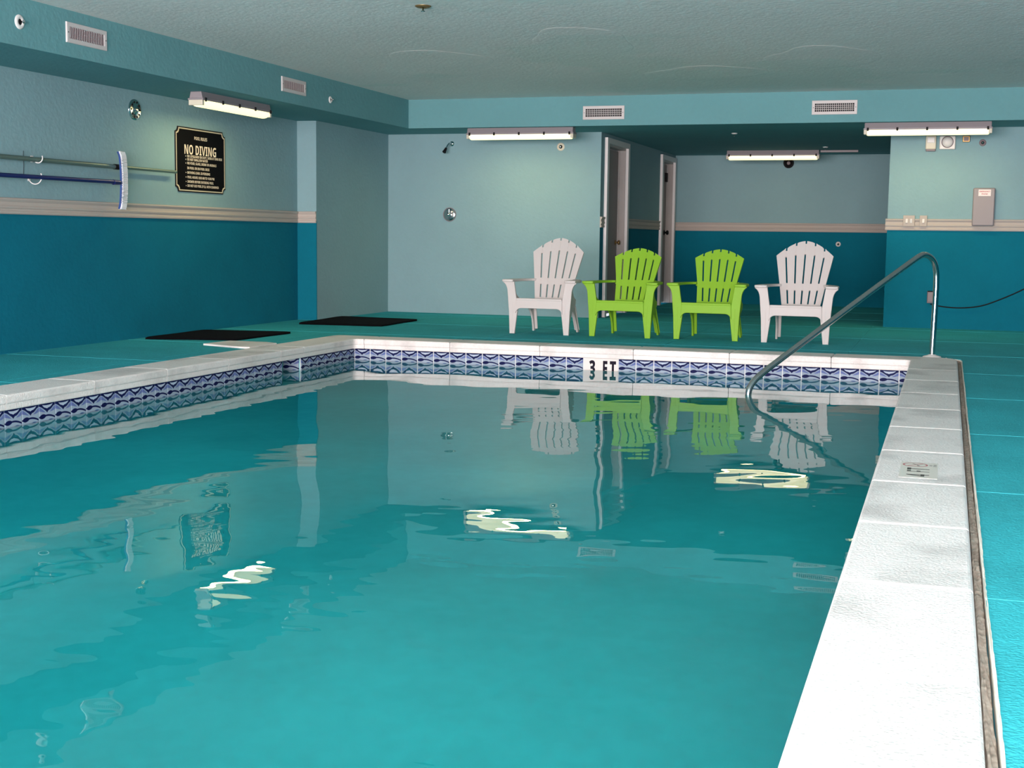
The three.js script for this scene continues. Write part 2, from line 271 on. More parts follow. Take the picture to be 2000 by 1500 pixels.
// ------------------------------------------------------------------ pool basin, waterline tiles, water
const niche = { z0: -9.98, z1: -9.655, depth: 0.17, y0: -0.30, y1: TILETOP };
{
  const pool = structure('pool_basin', 'sunken turquoise pool basin with patterned waterline tiles', 'pool');
  const t = 0.012, far = -1.12, near = -1.50;
  const prism = (pts, x0, x1) => { const s = new THREE.Shape(pts.map((p) => new THREE.Vector2(p[0], p[1]))); const g = new THREE.ExtrudeGeometry(s, { depth: x1 - x0, bevelEnabled: false }); g.rotateY(-Math.PI / 2); g.translate(x1, 0, 0); return g; };  // pts (z, y)
  const basin = [
    prism([[PZ0 - 0.3, far], [-7, far], [-2.5, near], [PZ1 + 0.3, near], [PZ1 + 0.3, near - 0.2], [PZ0 - 0.3, near - 0.2]], PX0 - 0.3, PX1 + 0.3),
    box(PX0 - 0.30, PX1 + 0.30, near, TILETOP - 0.005, PZ0 - 0.30, PZ0 - t),
    box(PX0 - 0.30, PX1 + 0.30, near, TILETOP - 0.005, PZ1 + t, PZ1 + 0.30),
    box(PX1 + t, PX1 + 0.30, near, TILETOP - 0.005, PZ0 - t, PZ1 + t),
    box(PX0 - 0.30, PX0 - t, near, TILETOP - 0.005, PZ0 - t, niche.z0),
    box(PX0 - 0.30, PX0 - t, near, TILETOP - 0.005, niche.z1, PZ1 + t),
    box(PX0 - 0.30, PX0 - t, near, niche.y0, niche.z0, niche.z1),
    box(PX0 - 0.30, PX0 - t - niche.depth, niche.y0, TILETOP - 0.005, niche.z0, niche.z1),
  ];
  mesh('basin_shell', metreUV(merged(basin)), M.plaster, pool);

  // printed pattern of the tiles
  function tileTexture(s) {
    const c = document.createElement('canvas'); c.width = c.height = 128; const x = c.getContext('2d'), S = 128;
    x.fillStyle = s ? '#8a9bac' : '#95a5b6'; x.fillRect(0, 0, S, S);
    const wave = (y, a, ph, w, col) => { x.strokeStyle = col; x.lineWidth = w; x.beginPath(); for (let i = -4; i <= S + 4; i += 4) x.lineTo(i, y + a * Math.sin((i / S) * Math.PI * 2 + ph)); x.stroke(); };
    // shaded upper corners and crest hanging from the top edge
    x.fillStyle = '#0d1648'; x.beginPath(); x.moveTo(0, 0); x.lineTo(128, 0); x.lineTo(128, 12); x.bezierCurveTo(108, 14, 98, 34, 78, 34); x.bezierCurveTo(70, 36, 66, 44, 62, 46); x.bezierCurveTo(56, 38, 48, 34, 40, 30); x.bezierCurveTo(26, 22, 14, 14, 0, 12); x.closePath(); x.fill();
    x.fillStyle = '#aebccd'; x.beginPath(); x.moveTo(22, 5); x.bezierCurveTo(40, 26, 52, 18, 62, 26); x.bezierCurveTo(74, 18, 92, 24, 110, 4); x.bezierCurveTo(84, 10, 44, 10, 22, 5); x.fill();
    x.fillStyle = '#5f6da0'; x.beginPath(); x.moveTo(0, 16); x.bezierCurveTo(20, 22, 34, 34, 50, 44); x.bezierCurveTo(30, 42, 12, 36, 0, 34); x.fill();
    x.beginPath(); x.moveTo(128, 16); x.bezierCurveTo(112, 22, 96, 38, 82, 42); x.bezierCurveTo(104, 44, 118, 38, 128, 34); x.fill();
    // brush-stroke fish
    x.fillStyle = '#0a1244'; x.beginPath(); x.moveTo(0, 62); x.bezierCurveTo(10, 50, 34, 48, 50, 56); x.bezierCurveTo(78, 52, 108, 60, 128, 70); x.lineTo(128, 78); x.bezierCurveTo(100, 66, 74, 62, 52, 64); x.bezierCurveTo(36, 76, 12, 78, 0, 68); x.fill();
    // paler lozenge
    x.fillStyle = s ? '#31507f' : '#3b5a8c'; x.beginPath(); x.ellipse(94, 92, 30, 13, 0.04, 0, 7); x.fill();
    wave(93, 2, 0.4, 3, '#344f7d');
    x.fillStyle = '#13225a'; x.beginPath(); x.moveTo(0, 128); x.bezierCurveTo(24, 110, 44, 108, 64, 114); x.bezierCurveTo(88, 106, 110, 112, 128, 124); x.lineTo(128, 128); x.closePath(); x.fill();
    wave(118, 3, 2.0, 3, '#7494a4');
    const tx = new THREE.CanvasTexture(c); tx.colorSpace = THREE.SRGBColorSpace; return tx;
  }
  const glaze = [0, 1].map((s) => new THREE.MeshPhysicalMaterial({ map: tileTexture(s), roughness: 0.6, specularIntensity: 0.25 }));
  const P = 0.1525, H = 0.155, TW = P - 0.0085;
  const tg = new RoundedBoxGeometry(TW, H, 0.010, 1, 0.0015);         // face towards +z
  { const p = tg.attributes.position, uv = tg.attributes.uv; for (let i = 0; i < p.count; i++) uv.setXY(i, p.getX(i) / TW + 0.5, p.getY(i) / H + 0.5); }
  const place = (x, z, turn, k) => { const o = mesh('tile', tg, glaze[k % 7 === 3 ? 1 : 0], pool); o.position.set(x, TILETOP - H / 2, z); o.rotation.y = turn; };
  const X3 = -2.923, X4 = X3 + 2 * P;                                 // the pair of tiles that carries the depth
  let k = 0;
  for (let x = X3 - P / 2; x > PX0 - 0.02; x -= P) place(x, PZ0 - 0.005, 0, k++);
  for (let x = X4 + P / 2; x < PX1 + 0.02; x += P) place(x, PZ0 - 0.005, 0, k++);
  for (let z = -9.655 + P / 2 + 0.003; z < PZ1; z += P) place(PX0 - 0.005, z, Math.PI / 2, k++);
  for (let z = -9.98 - P / 2 - 0.003; z > PZ0; z -= P) place(PX0 - 0.005, z, Math.PI / 2, k++);
  place(PX0 - 0.013 - P / 2, niche.z0 + 0.006, 0, k++);
  for (let z = PZ0 + P / 2; z < PZ1; z += P) place(PX1 + 0.005, z, -Math.PI / 2, k++);
  for (let x = PX0 + P / 2; x < PX1; x += P) place(x, PZ1 + 0.005, Math.PI, k++);
  mesh('grout', [box(PX0 - t, PX1 + t, TILETOP - H - 0.01, TILETOP, PZ0 - t, PZ0 - 0.0055), box(PX0 - t, PX0 - 0.0055, TILETOP - H - 0.01, TILETOP, niche.z1, PZ1), box(PX0 - t, PX0 - 0.0055, TILETOP - H - 0.01, TILETOP, PZ0, niche.z0), box(PX1 + 0.0055, PX1 + t, TILETOP - H - 0.01, TILETOP, PZ0, PZ1), box(PX0, PX1, TILETOP - H - 0.01, TILETOP, PZ1 + 0.0055, PZ1 + t)], M.grout, pool);

  // white depth tiles: 3 FT
  const c = document.createElement('canvas'); c.width = 512; c.height = 256; const x = c.getContext('2d');
  x.fillStyle = '#e0dad6'; x.fillRect(0, 0, 512, 256); x.fillStyle = '#151222';
  x.font = 'bold 268px sans-serif'; x.textBaseline = 'alphabetic';
  const put = (s, cx, w) => { const m = x.measureText(s).width; x.save(); x.translate(cx, 228); x.scale(w / m, 1); x.fillText(s, -m / 2, 0); x.strokeText(s, -m / 2, 0); x.restore(); };
  x.strokeStyle = '#151222'; x.lineWidth = 12; put('3', 132, 92); put('F', 318, 78); put('T', 434, 90);
  const tx = new THREE.CanvasTexture(c); tx.colorSpace = THREE.SRGBColorSpace;
  const dg = new RoundedBoxGeometry(2 * P - 0.004, H, 0.010, 1, 0.0015);
  { const p = dg.attributes.position, uv = dg.attributes.uv; for (let i = 0; i < p.count; i++) uv.setXY(i, p.getX(i) / (2 * P) + 0.5, p.getY(i) / H + 0.5); }
  const d = mesh('depth_tile', dg, new THREE.MeshPhysicalMaterial({ map: tx, roughness: 0.6, specularIntensity: 0.25 }), pool); d.position.set((X3 + X4) / 2, TILETOP - H / 2, PZ0 - 0.005);
  d.userData.label = 'white tile reading 3 FT';
}

// water: a closed body with a gently rippled surface
{
  const waves = []; let a;
  for (let i = 0; i < 18; i++) { const L = 0.13 + 1.2 * Math.pow(rnd(), 1.8); a = (rnd() - 0.5) * Math.PI * 1.5 + Math.PI / 2; const s = 0.0016 + 0.0018 * rnd(); waves.push([Math.cos(a) * 2 * Math.PI / L, Math.sin(a) * 2 * Math.PI / L, rnd() * 6.28, s * L / (2 * Math.PI), 0.25 + 0.5 * rnd(), rnd() * 6.28, rnd() * 6.28]); }
  const fineW = []; for (let i = 0; i < 14; i++) { const L = 0.075 + 0.14 * rnd(), b = rnd() * 6.28, sl = 0.0022 + 0.0022 * rnd(); fineW.push([Math.cos(b) * 6.283 / L, Math.sin(b) * 6.283 / L, rnd() * 6.28, sl * L / 6.283]); }
  const ruffle = (x, z) => { const w = (0.25 + 0.75 / (1 + Math.exp(-(x + 2.4) * 2))) / (1 + Math.exp(-(z + 4.5) * 2.2)); if (w < 0.01) return 0; const patch = 0.35 + 1.1 * vnoise(x * 0.7 + 20, z * 0.9 + 40, 9999, 12); let h = 0; for (const [kx, kz, p, am] of fineW) h += am * Math.sin(kx * x + kz * z + p + 1.2 * Math.sin(1.3 * x + 0.8 * z + p)); return h * w * patch; };
  const height = (x, z) => { let h = 0; for (const [kx, kz, p, am, m, q, r] of waves) h += am * (0.55 + 0.45 * Math.sin(m * x * 1.7 + q) * Math.cos(m * z * 1.3 + r)) * Math.sin(kx * x + kz * z + p + 0.6 * Math.sin(0.9 * x + q) * Math.cos(0.7 * z + r)); return h * (0.75 + 0.5 / (1 + Math.exp(-(z + 8.2) * 1.3))) + ruffle(x, z); };
  const x0 = PX0 - 0.175, x1 = PX1 + 0.05, z0 = PZ0 - 0.05, z1 = PZ1 + 0.05, nx = 320, nz = 640, pos = [], nor = [], idx = [], e = 0.004;
  for (let j = 0; j <= nz; j++) for (let i = 0; i <= nx; i++) {
    const x = x0 + (x1 - x0) * i / nx, z = z0 + (z1 - z0) * j / nz; pos.push(x, WATER + height(x, z), z);
    const n = new THREE.Vector3(-(height(x + e, z) - height(x - e, z)) / (2 * e), 1, -(height(x, z + e) - height(x, z - e)) / (2 * e)).normalize(); nor.push(n.x, n.y, n.z);
  }
  for (let j = 0; j < nz; j++) for (let i = 0; i < nx; i++) { const p = j * (nx + 1) + i, q = p + 1, r = p + nx + 1, s = r + 1; idx.push(p, r, q, q, r, s); }
  // sides and bottom, buried in the basin
  const edge = (list, nn) => { const base = pos.length / 3; list.forEach((v) => { pos.push(pos[v * 3], pos[v * 3 + 1], pos[v * 3 + 2]); nor.push(...nn); pos.push(pos[v * 3], -1.6, pos[v * 3 + 2]); nor.push(...nn); }); for (let i = 0; i + 1 < list.length; i++) { const p = base + 2 * i; idx.push(p, p + 2, p + 1, p + 1, p + 2, p + 3); } };
  const row = (j) => Array.from({ length: nx + 1 }, (_, i) => j * (nx + 1) + i), col = (i) => Array.from({ length: nz + 1 }, (_, j) => j * (nx + 1) + i);
  edge(row(0), [0, 0, -1]); edge(row(nz).reverse(), [0, 0, 1]); edge(col(0).reverse(), [-1, 0, 0]); edge(col(nx), [1, 0, 0]);
  const b = pos.length / 3; for (const [x, z] of [[x0, z0], [x1, z0], [x1, z1], [x0, z1]]) { pos.push(x, -1.6, z); nor.push(0, -1, 0); } idx.push(b, b + 1, b + 2, b, b + 2, b + 3);
  const g = new THREE.BufferGeometry(); g.setAttribute('position', new THREE.Float32BufferAttribute(pos, 3)); g.setAttribute('normal', new THREE.Float32BufferAttribute(nor, 3)); g.setIndex(idx);
  const m = new THREE.MeshPhysicalMaterial({ color: lin(1, 1, 1), roughness: 0, transmission: 1, thickness: 1.2, ior: 1.33, attenuationColor: lin(0.30, 0.90, 0.90), attenuationDistance: 1.6 });
  const o = mesh('pool_water', g, m); tag(o, 'turquoise water filling the pool, gently rippled', 'water'); o.userData.kind = 'stuff';
}

// ------------------------------------------------------------------ coping stones
{
  const cp = structure('pool_coping', 'white concrete coping stones edging the pool', 'coping');
  let k = 0;
  const slab = (shape, y0, y1, bevel) => { const g = new THREE.ExtrudeGeometry(shape, { depth: y1 - y0 - 2 * bevel, bevelEnabled: true, bevelThickness: bevel, bevelSize: bevel, bevelOffset: -bevel, bevelSegments: 3, curveSegments: 10 }); g.rotateX(Math.PI / 2); g.translate(0, y1 - bevel, 0); return g; };   // shape in (x, z)
  const stone = (pts, low) => { const mk = (q) => { const s = new THREE.Shape(); q.forEach((p, i) => (p.length === 6 ? s.bezierCurveTo(...p) : i ? s.lineTo(p[0], p[1]) : s.moveTo(p[0], p[1]))); return s; }; mesh('coping_stone', metreUV(merged([slab(mk(pts), -0.045, COPE, 0.013), slab(mk(low || pts), TILETOP + 0.001, -0.034, 0.008)])), M.coping[(k++) % 2], cp); };
  const rect = (a, b, c, d) => [[a, c], [b, c], [b, d], [a, d]], G = 0.002, IN = 0.019, LO = 0.012;
  // right run
  const rz = [PZ1 + CO]; for (let z = -1.275; z > -10.3; z -= 0.815) rz.push(z); rz.push(-10.24);
  const rj = rz.filter((z, i) => i === 0 || rz[i - 1] - z > 0.3);
  for (let i = 0; i + 1 < rj.length; i++) stone(rect(PX1 - IN, PX1 + CO, rj[i + 1] + G, rj[i] - G), rect(PX1 - LO, PX1 + CO - 0.02, rj[i + 1] + G, rj[i] - G));
  // corner stones: far right (rounded outside), far left
  const zl = rj[rj.length - 1];
  const cornerR = (n) => [[PX1 - n, zl - G], [PX1 - n, PZ0 + n + 0.05], [PX1 - n, PZ0 + n + 0.02, PX1 - n - 0.02, PZ0 + n, PX1 - n - 0.05, PZ0 + n], [-0.86 + G, PZ0 + n], [-0.86 + G, PZ0 - CO], [PX1 + CO - 0.24, PZ0 - CO], [PX1 + CO - 0.07, PZ0 - CO, PX1 + CO, PZ0 - CO + 0.07, PX1 + CO, PZ0 - CO + 0.24], [PX1 + CO, zl - G]];
  stone(cornerR(IN), cornerR(LO));
  const cornerL = (n) => [[PX0 + n, -10.005 - G], [PX0 + n, PZ0 + n + 0.05], [PX0 + n, PZ0 + n + 0.02, PX0 + n + 0.02, PZ0 + n, PX0 + n + 0.05, PZ0 + n], [-4.956 - G, PZ0 + n], [-4.956 - G, PZ0 - CO], [PX0 - CO + 0.12, PZ0 - CO], [PX0 - CO + 0.03, PZ0 - CO, PX0 - CO, PZ0 - CO + 0.03, PX0 - CO, PZ0 - CO + 0.12], [PX0 - CO, -10.005 - G]];
  stone(cornerL(IN), cornerL(LO));
  const bx = [-4.956, -4.135, -3.31, -2.487, -1.679, -0.86];
  for (let i = 0; i + 1 < bx.length; i++) stone(rect(bx[i] + G, bx[i + 1] - G, PZ0 - CO, PZ0 + IN), rect(bx[i] + G, bx[i + 1] - G, PZ0 - CO + 0.02, PZ0 + LO));
  const lz = [-10.005, -9.6]; for (let z = -8.775; z < PZ1 - 0.3; z += 0.827) lz.push(z); lz.push(PZ1 + CO);
  for (let i = 0; i + 1 < lz.length; i++) stone(rect(PX0 - CO, PX0 + IN, lz[i] + G, lz[i + 1] - G), rect(PX0 - CO + 0.02, PX0 + LO, lz[i] + G, lz[i + 1] - G));
  for (let i = 0; i < 6; i++) { const a = PX0 + IN + i * (PX1 - PX0 - 2 * IN) / 6, b = a + (PX1 - PX0 - 2 * IN) / 6; stone(rect(a + G, b - G, PZ1 - IN, PZ1 + CO)); }

  // crumbling mortar along the outer edge of the right-hand run
  const strip = (pathPts, w, y, amp, sd) => {
    const pos = [], idx = [], curve = new THREE.CatmullRomCurve3(pathPts.map((p) => new THREE.Vector3(p[0], 0, p[1])), false, 'catmullrom', 0.1), N = 520, C = 7;
    for (let i = 0; i <= N; i++) {
      const p = curve.getPoint(i / N), t = curve.getTangent(i / N), nx = -t.z, nz = t.x;
      for (let j = 0; j < C; j++) { const s = (j / (C - 1) - 0.5) * w, r = hash(i, j, sd), r2 = vnoise(i * 0.13, j * 0.9, 9999, sd + 3); const yy = j === 0 || j === C - 1 ? -0.03 : y + amp * (r2 - 0.5) * 2 + amp * 0.7 * (r - 0.5); const o = s + (r - 0.5) * w * 0.1 + (vnoise(i * 0.08, 3, 9999, sd + 5) - 0.5) * w * 0.3 * (j / (C - 1)); pos.push(p.x + nx * o, yy, p.z + nz * o); }
    }
    for (let i = 0; i < N; i++) for (let j = 0; j + 1 < C; j++) { const a = i * C + j, b = a + 1, c = a + C, d = c + 1; idx.push(a, b, c, b, d, c); }
    const g = new THREE.BufferGeometry(); g.setAttribute('position', new THREE.Float32BufferAttribute(pos, 3)); g.setIndex(idx); g.computeVertexNormals(); return g;
  };
  const xo = PX1 + CO;
  const path = (d) => [[xo + d, PZ1 + 0.3], [xo + d, -4], [xo + d, -8], [xo + d, PZ0 - CO + 0.24], [xo - 0.03 + d, PZ0 - CO + 0.1], [xo - 0.12 + d, PZ0 - CO + 0.005 - d]];
  const m1 = metreUV(strip(path(0.014), 0.030, -0.006, 0.006, 5)); m1.computeVertexNormals();
  mesh('mortar_joint', m1, M.mortar, cp);
  const m2 = metreUV(strip(path(0.0315), 0.010, 0.003, 0.004, 17)); m2.computeVertexNormals();
  mesh('chipped_edge', m2, M.chip, cp);
  // thin render left white along the back and left edges of the coping
  const m3 = metreUV(strip([[PX0 - CO - 0.004, PZ1], [PX0 - CO - 0.006, -5], [PX0 - CO - 0.003, -9.4]], 0.03, 0.003, 0.003, 29)); m3.computeVertexNormals(); mesh('mortar_joint', m3, M.chip, cp);
  const m4 = metreUV(strip([[PX0 - CO + 0.12, PZ0 - CO - 0.004], [-3, PZ0 - CO - 0.007], [-0.3, PZ0 - CO - 0.004]], 0.024, 0.003, 0.003, 41)); m4.computeVertexNormals(); mesh('mortar_joint', m4, M.chip, cp);

  // skimmer lid beside the left run
  const s = new THREE.Shape([[-5.915, -9.876], [-5.88, -10.256], [-5.53, -10.268], [-5.40, -10.20], [-5.40, -9.735], [-5.50, -9.737]].map((p) => new THREE.Vector2(p[0] + 5.65, p[1] + 10)));
  const g = slab(s, 0, 0.016, 0.004); const o = mesh('skimmer_lid', metreUV(g), M.coping[0]); o.position.set(-5.65, 0, -10); tag(o, 'flat white skimmer cover lying on the deck beside the coping', 'skimmer cover');
}

// depth marker on the right-hand coping
{
  const c = document.createElement('canvas'); c.width = 768; c.height = 288; const x = c.getContext('2d');
  x.fillStyle = '#d6d4cc'; x.fillRect(0, 0, 768, 288); x.fillStyle = '#23232b'; x.textBaseline = 'alphabetic';
  x.font = 'bold 240px sans-serif';
  const put = (s, cx, w) => { const m = x.measureText(s).width; x.save(); x.translate(cx, 226); x.scale(w / m, 1); x.fillText(s, -m / 2, 0); x.restore(); };
  put('4', 130, 110); put('F', 320, 80); put('T', 430, 110);
  x.strokeStyle = '#b4606a'; x.lineWidth = 16; x.beginPath(); x.ellipse(640, 112, 92, 92, 0, 0, 7); x.stroke(); x.beginPath(); x.moveTo(576, 48); x.lineTo(704, 176); x.stroke();
  x.strokeStyle = '#5a4a50'; x.lineWidth = 10; x.beginPath(); x.moveTo(590, 150); x.lineTo(650, 118); x.lineTo(700, 90); x.stroke(); x.fillStyle = '#5a4a50'; x.beginPath(); x.arc(596, 136, 12, 0, 7); x.fill();
  x.fillStyle = '#4a4a50'; x.font = 'bold 34px sans-serif'; x.textAlign = 'center'; x.fillText('NO', 640, 246); x.fillText('DIVING', 640, 278);
  const tx = new THREE.CanvasTexture(c); tx.colorSpace = THREE.SRGBColorSpace;
  const g = new THREE.BoxGeometry(0.39, 0.006, 0.147); const uv = g.attributes.uv, p = g.attributes.position; for (let i = 0; i < p.count; i++) uv.setXY(i, p.getX(i) / 0.39 + 0.5, 0.5 - p.getZ(i) / 0.147);
  const o = mesh('depth_marker', g, new THREE.MeshStandardMaterial({ map: tx, roughness: 0.4 })); o.position.set(-0.076, COPE - 0.0022, -5.655); o.rotation.y = Math.PI / 2;
  tag(o, 'worn depth tile reading 4 FT with a no diving symbol, set in the coping', 'depth marker');
}

// ------------------------------------------------------------------ handrail
{
  const A = [-0.092, -11.45], dx = -0.5866, dz = 0.8099, at = (s, y) => [A[0] + dx * s, y, A[1] + dz * s];
  const t = thing('handrail', 'bent steel handrail running from the deck down into the pool', 'handrail', [A[0], 0, A[1]]);
  const rel = (s, y) => [dx * s, y, dz * s];
  const pts = [rel(0, 0.0), rel(-0.006, 0.25), rel(-0.012, 0.5), rel(-0.012, 0.62), rel(-0.004, 0.70), rel(0.035, 0.782), rel(0.10, 0.824), rel(0.17, 0.836), rel(0.24, 0.815), rel(0.32, 0.779), rel(0.806, 0.547), rel(1.382, 0.266), rel(1.82, 0.052), rel(1.99, -0.034), rel(2.07, -0.085), rel(2.115, -0.14), rel(2.125, -0.21), rel(2.125, -0.40), rel(2.125, -1.12)];
  mesh('rail_tube', tube(pts, 0.0235, 220, 18), M.steel, t);
  mesh('flange', lathe([[0.024, 0], [0.073, 0], [0.075, 0.005], [0.066, 0.012], [0.034, 0.02], [0.024, 0.026]], 32), M.white, t);
}

// ------------------------------------------------------------------ adirondack chairs
function makeChair(mat, back, name, label) {
  const t = thing(name, label, 'chair', [0, 0, 0], 0, 'plastic chairs in a row behind the pool');
  const ex = (shape, d, b = 0.006) => new THREE.ExtrudeGeometry(shape, { depth: d - 2 * b, bevelEnabled: true, bevelThickness: b, bevelSize: b, bevelOffset: -b, bevelSegments: 2, curveSegments: 6 }).translate(0, 0, b);
  // seat: sloping boards above a front apron
  const seat = [];
  for (let i = 0; i < 5; i++) { const z1 = 0.275 - i * 0.082, g = rbox(0.45, 0.018, 0.077, 0.006); g.rotateX(-0.12); g.translate(0, 0.328 - i * 0.0098, z1 - 0.04); seat.push(g); }
  seat.push(rbox(0.022, 0.03, 0.40, 0.005, -0.20, 0.290, 0.07), rbox(0.022, 0.03, 0.40, 0.005, 0.20, 0.290, 0.07), rbox(0.42, 0.05, 0.02, 0.006, 0, 0.262, -0.125));
  mesh('seat', seat, mat, t);
  const ap = new THREE.Shape(); ap.moveTo(-0.235, 0.338); ap.lineTo(0.235, 0.338); ap.lineTo(0.240, 0.20); ap.bezierCurveTo(0.225, 0.24, 0.205, 0.250, 0.175, 0.250); ap.lineTo(-0.175, 0.250); ap.bezierCurveTo(-0.205, 0.250, -0.225, 0.24, -0.240, 0.20); ap.closePath();
  const ag = ex(ap, 0.022, 0.005); ag.translate(0, 0, 0.262); mesh('apron', [ag, rbox(0.47, 0.024, 0.03, 0.009, 0, 0.336, 0.272)], mat, t);
  for (const s of [-1, 1]) {
    // front leg: broad tapered face with a return along its outer side
    const f = new THREE.Shape(); f.moveTo(s * 0.252, 0); f.lineTo(s * 0.304, 0); f.lineTo(s * 0.313, 0.22); f.lineTo(s * 0.330, 0.42); f.bezierCurveTo(s * 0.336, 0.46, s * 0.352, 0.485, s * 0.374, 0.497); f.lineTo(s * 0.374, 0.506); f.lineTo(s * 0.262, 0.506); f.lineTo(s * 0.236, 0.34); f.lineTo(s * 0.222, 0.24); f.closePath();
    const face = ex(f, 0.026, 0.005); face.translate(0, 0, 0.245);
    const r = new THREE.Shape(); r.moveTo(0.25, 0); r.lineTo(0.20, 0); r.bezierCurveTo(0.19, 0.14, 0.15, 0.24, 0.05, 0.29); r.lineTo(0.05, 0.34); r.bezierCurveTo(0.14, 0.36, 0.17, 0.42, 0.18, 0.50); r.lineTo(0.25, 0.50); r.closePath();
    const ret = ex(r, 0.02, 0.004); ret.rotateY(-Math.PI / 2); ret.translate(s * 0.288 + 0.010, 0, 0);
    { const p = ret.attributes.position; for (let i = 0; i < p.count; i++) p.setX(i, p.getX(i) + s * (p.getY(i) - 0.25) * 0.05); ret.computeVertexNormals(); }
    const rib = rbox(0.010, 0.30, 0.02, 0.004, 0, 0.15, 0.262); rib.translate(s * 0.27, 0, 0);
    mesh('front_leg', [face, ret, rib], mat, t);
    // rear leg: raking channel
    const q = new THREE.Shape(); q.moveTo(0.03, 0.30); q.lineTo(-0.15, 0.30); q.bezierCurveTo(-0.20, 0.22, -0.24, 0.10, -0.262, 0); q.lineTo(-0.215, 0); q.bezierCurveTo(-0.18, 0.12, -0.12, 0.22, 0.03, 0.262); q.closePath();
    const rl = ex(q, 0.020, 0.004); rl.rotateY(-Math.PI / 2); rl.translate(s * 0.215 + 0.010, 0, 0);
    const rf = rbox(0.052, 0.26, 0.016, 0.005); rf.rotateX(0.36); rf.translate(s * 0.205, 0.142, -0.205);
    { const sp = (g) => { const p = g.attributes.position; for (let i = 0; i < p.count; i++) p.setX(i, p.getX(i) + s * (0.3 - p.getY(i)) * 0.06); g.computeVertexNormals(); }; sp(rl); sp(rf); }
    mesh('rear_leg', [rl, rf], mat, t);
    // arm
    const a = new THREE.Shape(); a.moveTo(s * 0.262, 0.30); a.bezierCurveTo(s * 0.27, 0.318, s * 0.36, 0.318, s * 0.374, 0.30); a.lineTo(s * 0.374, 0.20); a.bezierCurveTo(s * 0.37, 0.02, s * 0.31, -0.08, s * 0.245, -0.20); a.lineTo(s * 0.19, -0.215); a.lineTo(s * 0.195, -0.165); a.bezierCurveTo(s * 0.25, -0.12, s * 0.275, 0.05, s * 0.262, 0.20); a.closePath();
    const arm = ex(a, 0.024, 0.007); arm.rotateX(Math.PI / 2); arm.translate(0, 0.528, 0);      // shape (x, z)
    mesh('armrest', arm, mat, t);
  }
  // fan back: six boards parted by slots, in a plane that leans back
  const { top, sh, wSh, wBase, lean } = back, y0 = 0.285, z0 = -0.105, len = (top - y0) / Math.cos(lean), vs = (sh - y0) / Math.cos(lean), va = (0.505 - y0) / Math.cos(lean);
  const half = (v) => { if (v < 0.03) return wBase; if (v < va) return wBase + (wSh * 0.80 - wBase) * (v - 0.03) / (va - 0.03); return wSh * 0.80 + wSh * 0.20 * Math.min(1, (v - va) / (vs - va)); };
  const fan = (k, v) => (k / 6 - 0.5) * 2 * (wBase + (wSh - wBase) * Math.min(1, v / vs) * 1.0);
  const crown = (u) => vs + (len - vs) * (1 - Math.pow(Math.min(1, Math.abs(u) / wSh), 1.75));
  const slots = [[0.055, va - 0.045], [va + 0.022, null]];
  for (let k = 0; k < 6; k++) {
    const side = (j) => {         // edge j of the board as (u, v) from bottom to top; slots bite 6 mm into inner edges
      const out = [], edgeOuter = j === 0 || j === 6, sgn = j === k ? 1 : -1;
      const vt = crown(fan(j, vs)), slotTop = vs + (vt - vs) * 0.45 - 0.045;
      const marks = edgeOuter ? Array.from({ length: 15 }, (_, i) => [vt * i / 14, 0]) : [[0, 0], [slots[0][0], 0], [slots[0][0], 1], [slots[0][1], 1], [slots[0][1], 0], [slots[1][0], 0], [slots[1][0], 1], [slotTop, 1], [slotTop, 0], [vt - 0.028, 0], [vt - 0.028, 1], [vt, 1]];
      for (const [v, cut] of marks) out.push([edgeOuter ? Math.sign(j - 3) * half(v) : fan(j, v) + sgn * (cut ? 0.0075 : 0.0002), v]);
      return out;
    };
    const L = side(k), R = side(k + 1), topPts = []; const ul = L[L.length - 1][0], ur = R[R.length - 1][0];
    for (let i = 1; i < 6; i++) { const u = ul + (ur - ul) * i / 6; topPts.push([u, crown(u)]); }
    const s = new THREE.Shape([...L, ...topPts, ...R.reverse()].map((p) => new THREE.Vector2(p[0], p[1])));
    const g = new THREE.ExtrudeGeometry(s, { depth: 0.020, bevelEnabled: false });
    const p = g.attributes.position; for (let i = 0; i < p.count; i++) { const u = p.getX(i); p.setZ(i, p.getZ(i) + 0.35 * u * u); }
    g.rotateX(-lean); g.translate(0, y0, z0 - 0.012); g.computeVertexNormals();
    mesh('back_slat', g, mat, t);
  }
  const br = rbox(0.42, 0.045, 0.022, 0.006); br.rotateX(-lean); br.translate(0, 0.508, z0 - Math.tan(lean) * (0.508 - y0) - 0.022); mesh('back_brace', br, mat, t);
  return t;
}
{
  const tall = { top: 0.925, sh: 0.775, wSh: 0.266, wBase: 0.178, lean: 0.40 }, low = { top: 0.835, sh: 0.742, wSh: 0.238, wBase: 0.175, lean: 0.40 };
  const c1 = makeChair(M.whiteChair, tall, 'adirondack_chair', 'white plastic chair standing by the bare wall, next to the doorway');
  c1.position.set(-3.735, 0, -12.70); c1.rotation.y = -0.05;
  const c2 = makeChair(M.greenChair, low, 'adirondack_chair', 'lime green plastic chair in front of the first doorway');
  c2.position.set(-2.925, 0, -12.70); c2.rotation.y = -0.085;
  const c3 = c2.clone(); c3.name = numbered('adirondack_chair'); scene.add(c3); c3.userData = { ...c2.userData, label: 'lime green plastic chair in front of the teal recess wall' };
  c3.position.set(-2.118, 0, -12.73); c3.rotation.y = -0.045;
  const c4 = c1.clone(); c4.name = numbered('adirondack_chair'); scene.add(c4); c4.userData = { ...c1.userData, label: 'white plastic chair behind the slanting handrail' };
  c4.position.set(-1.300, 0, -12.70); c4.rotation.y = -0.02;
}

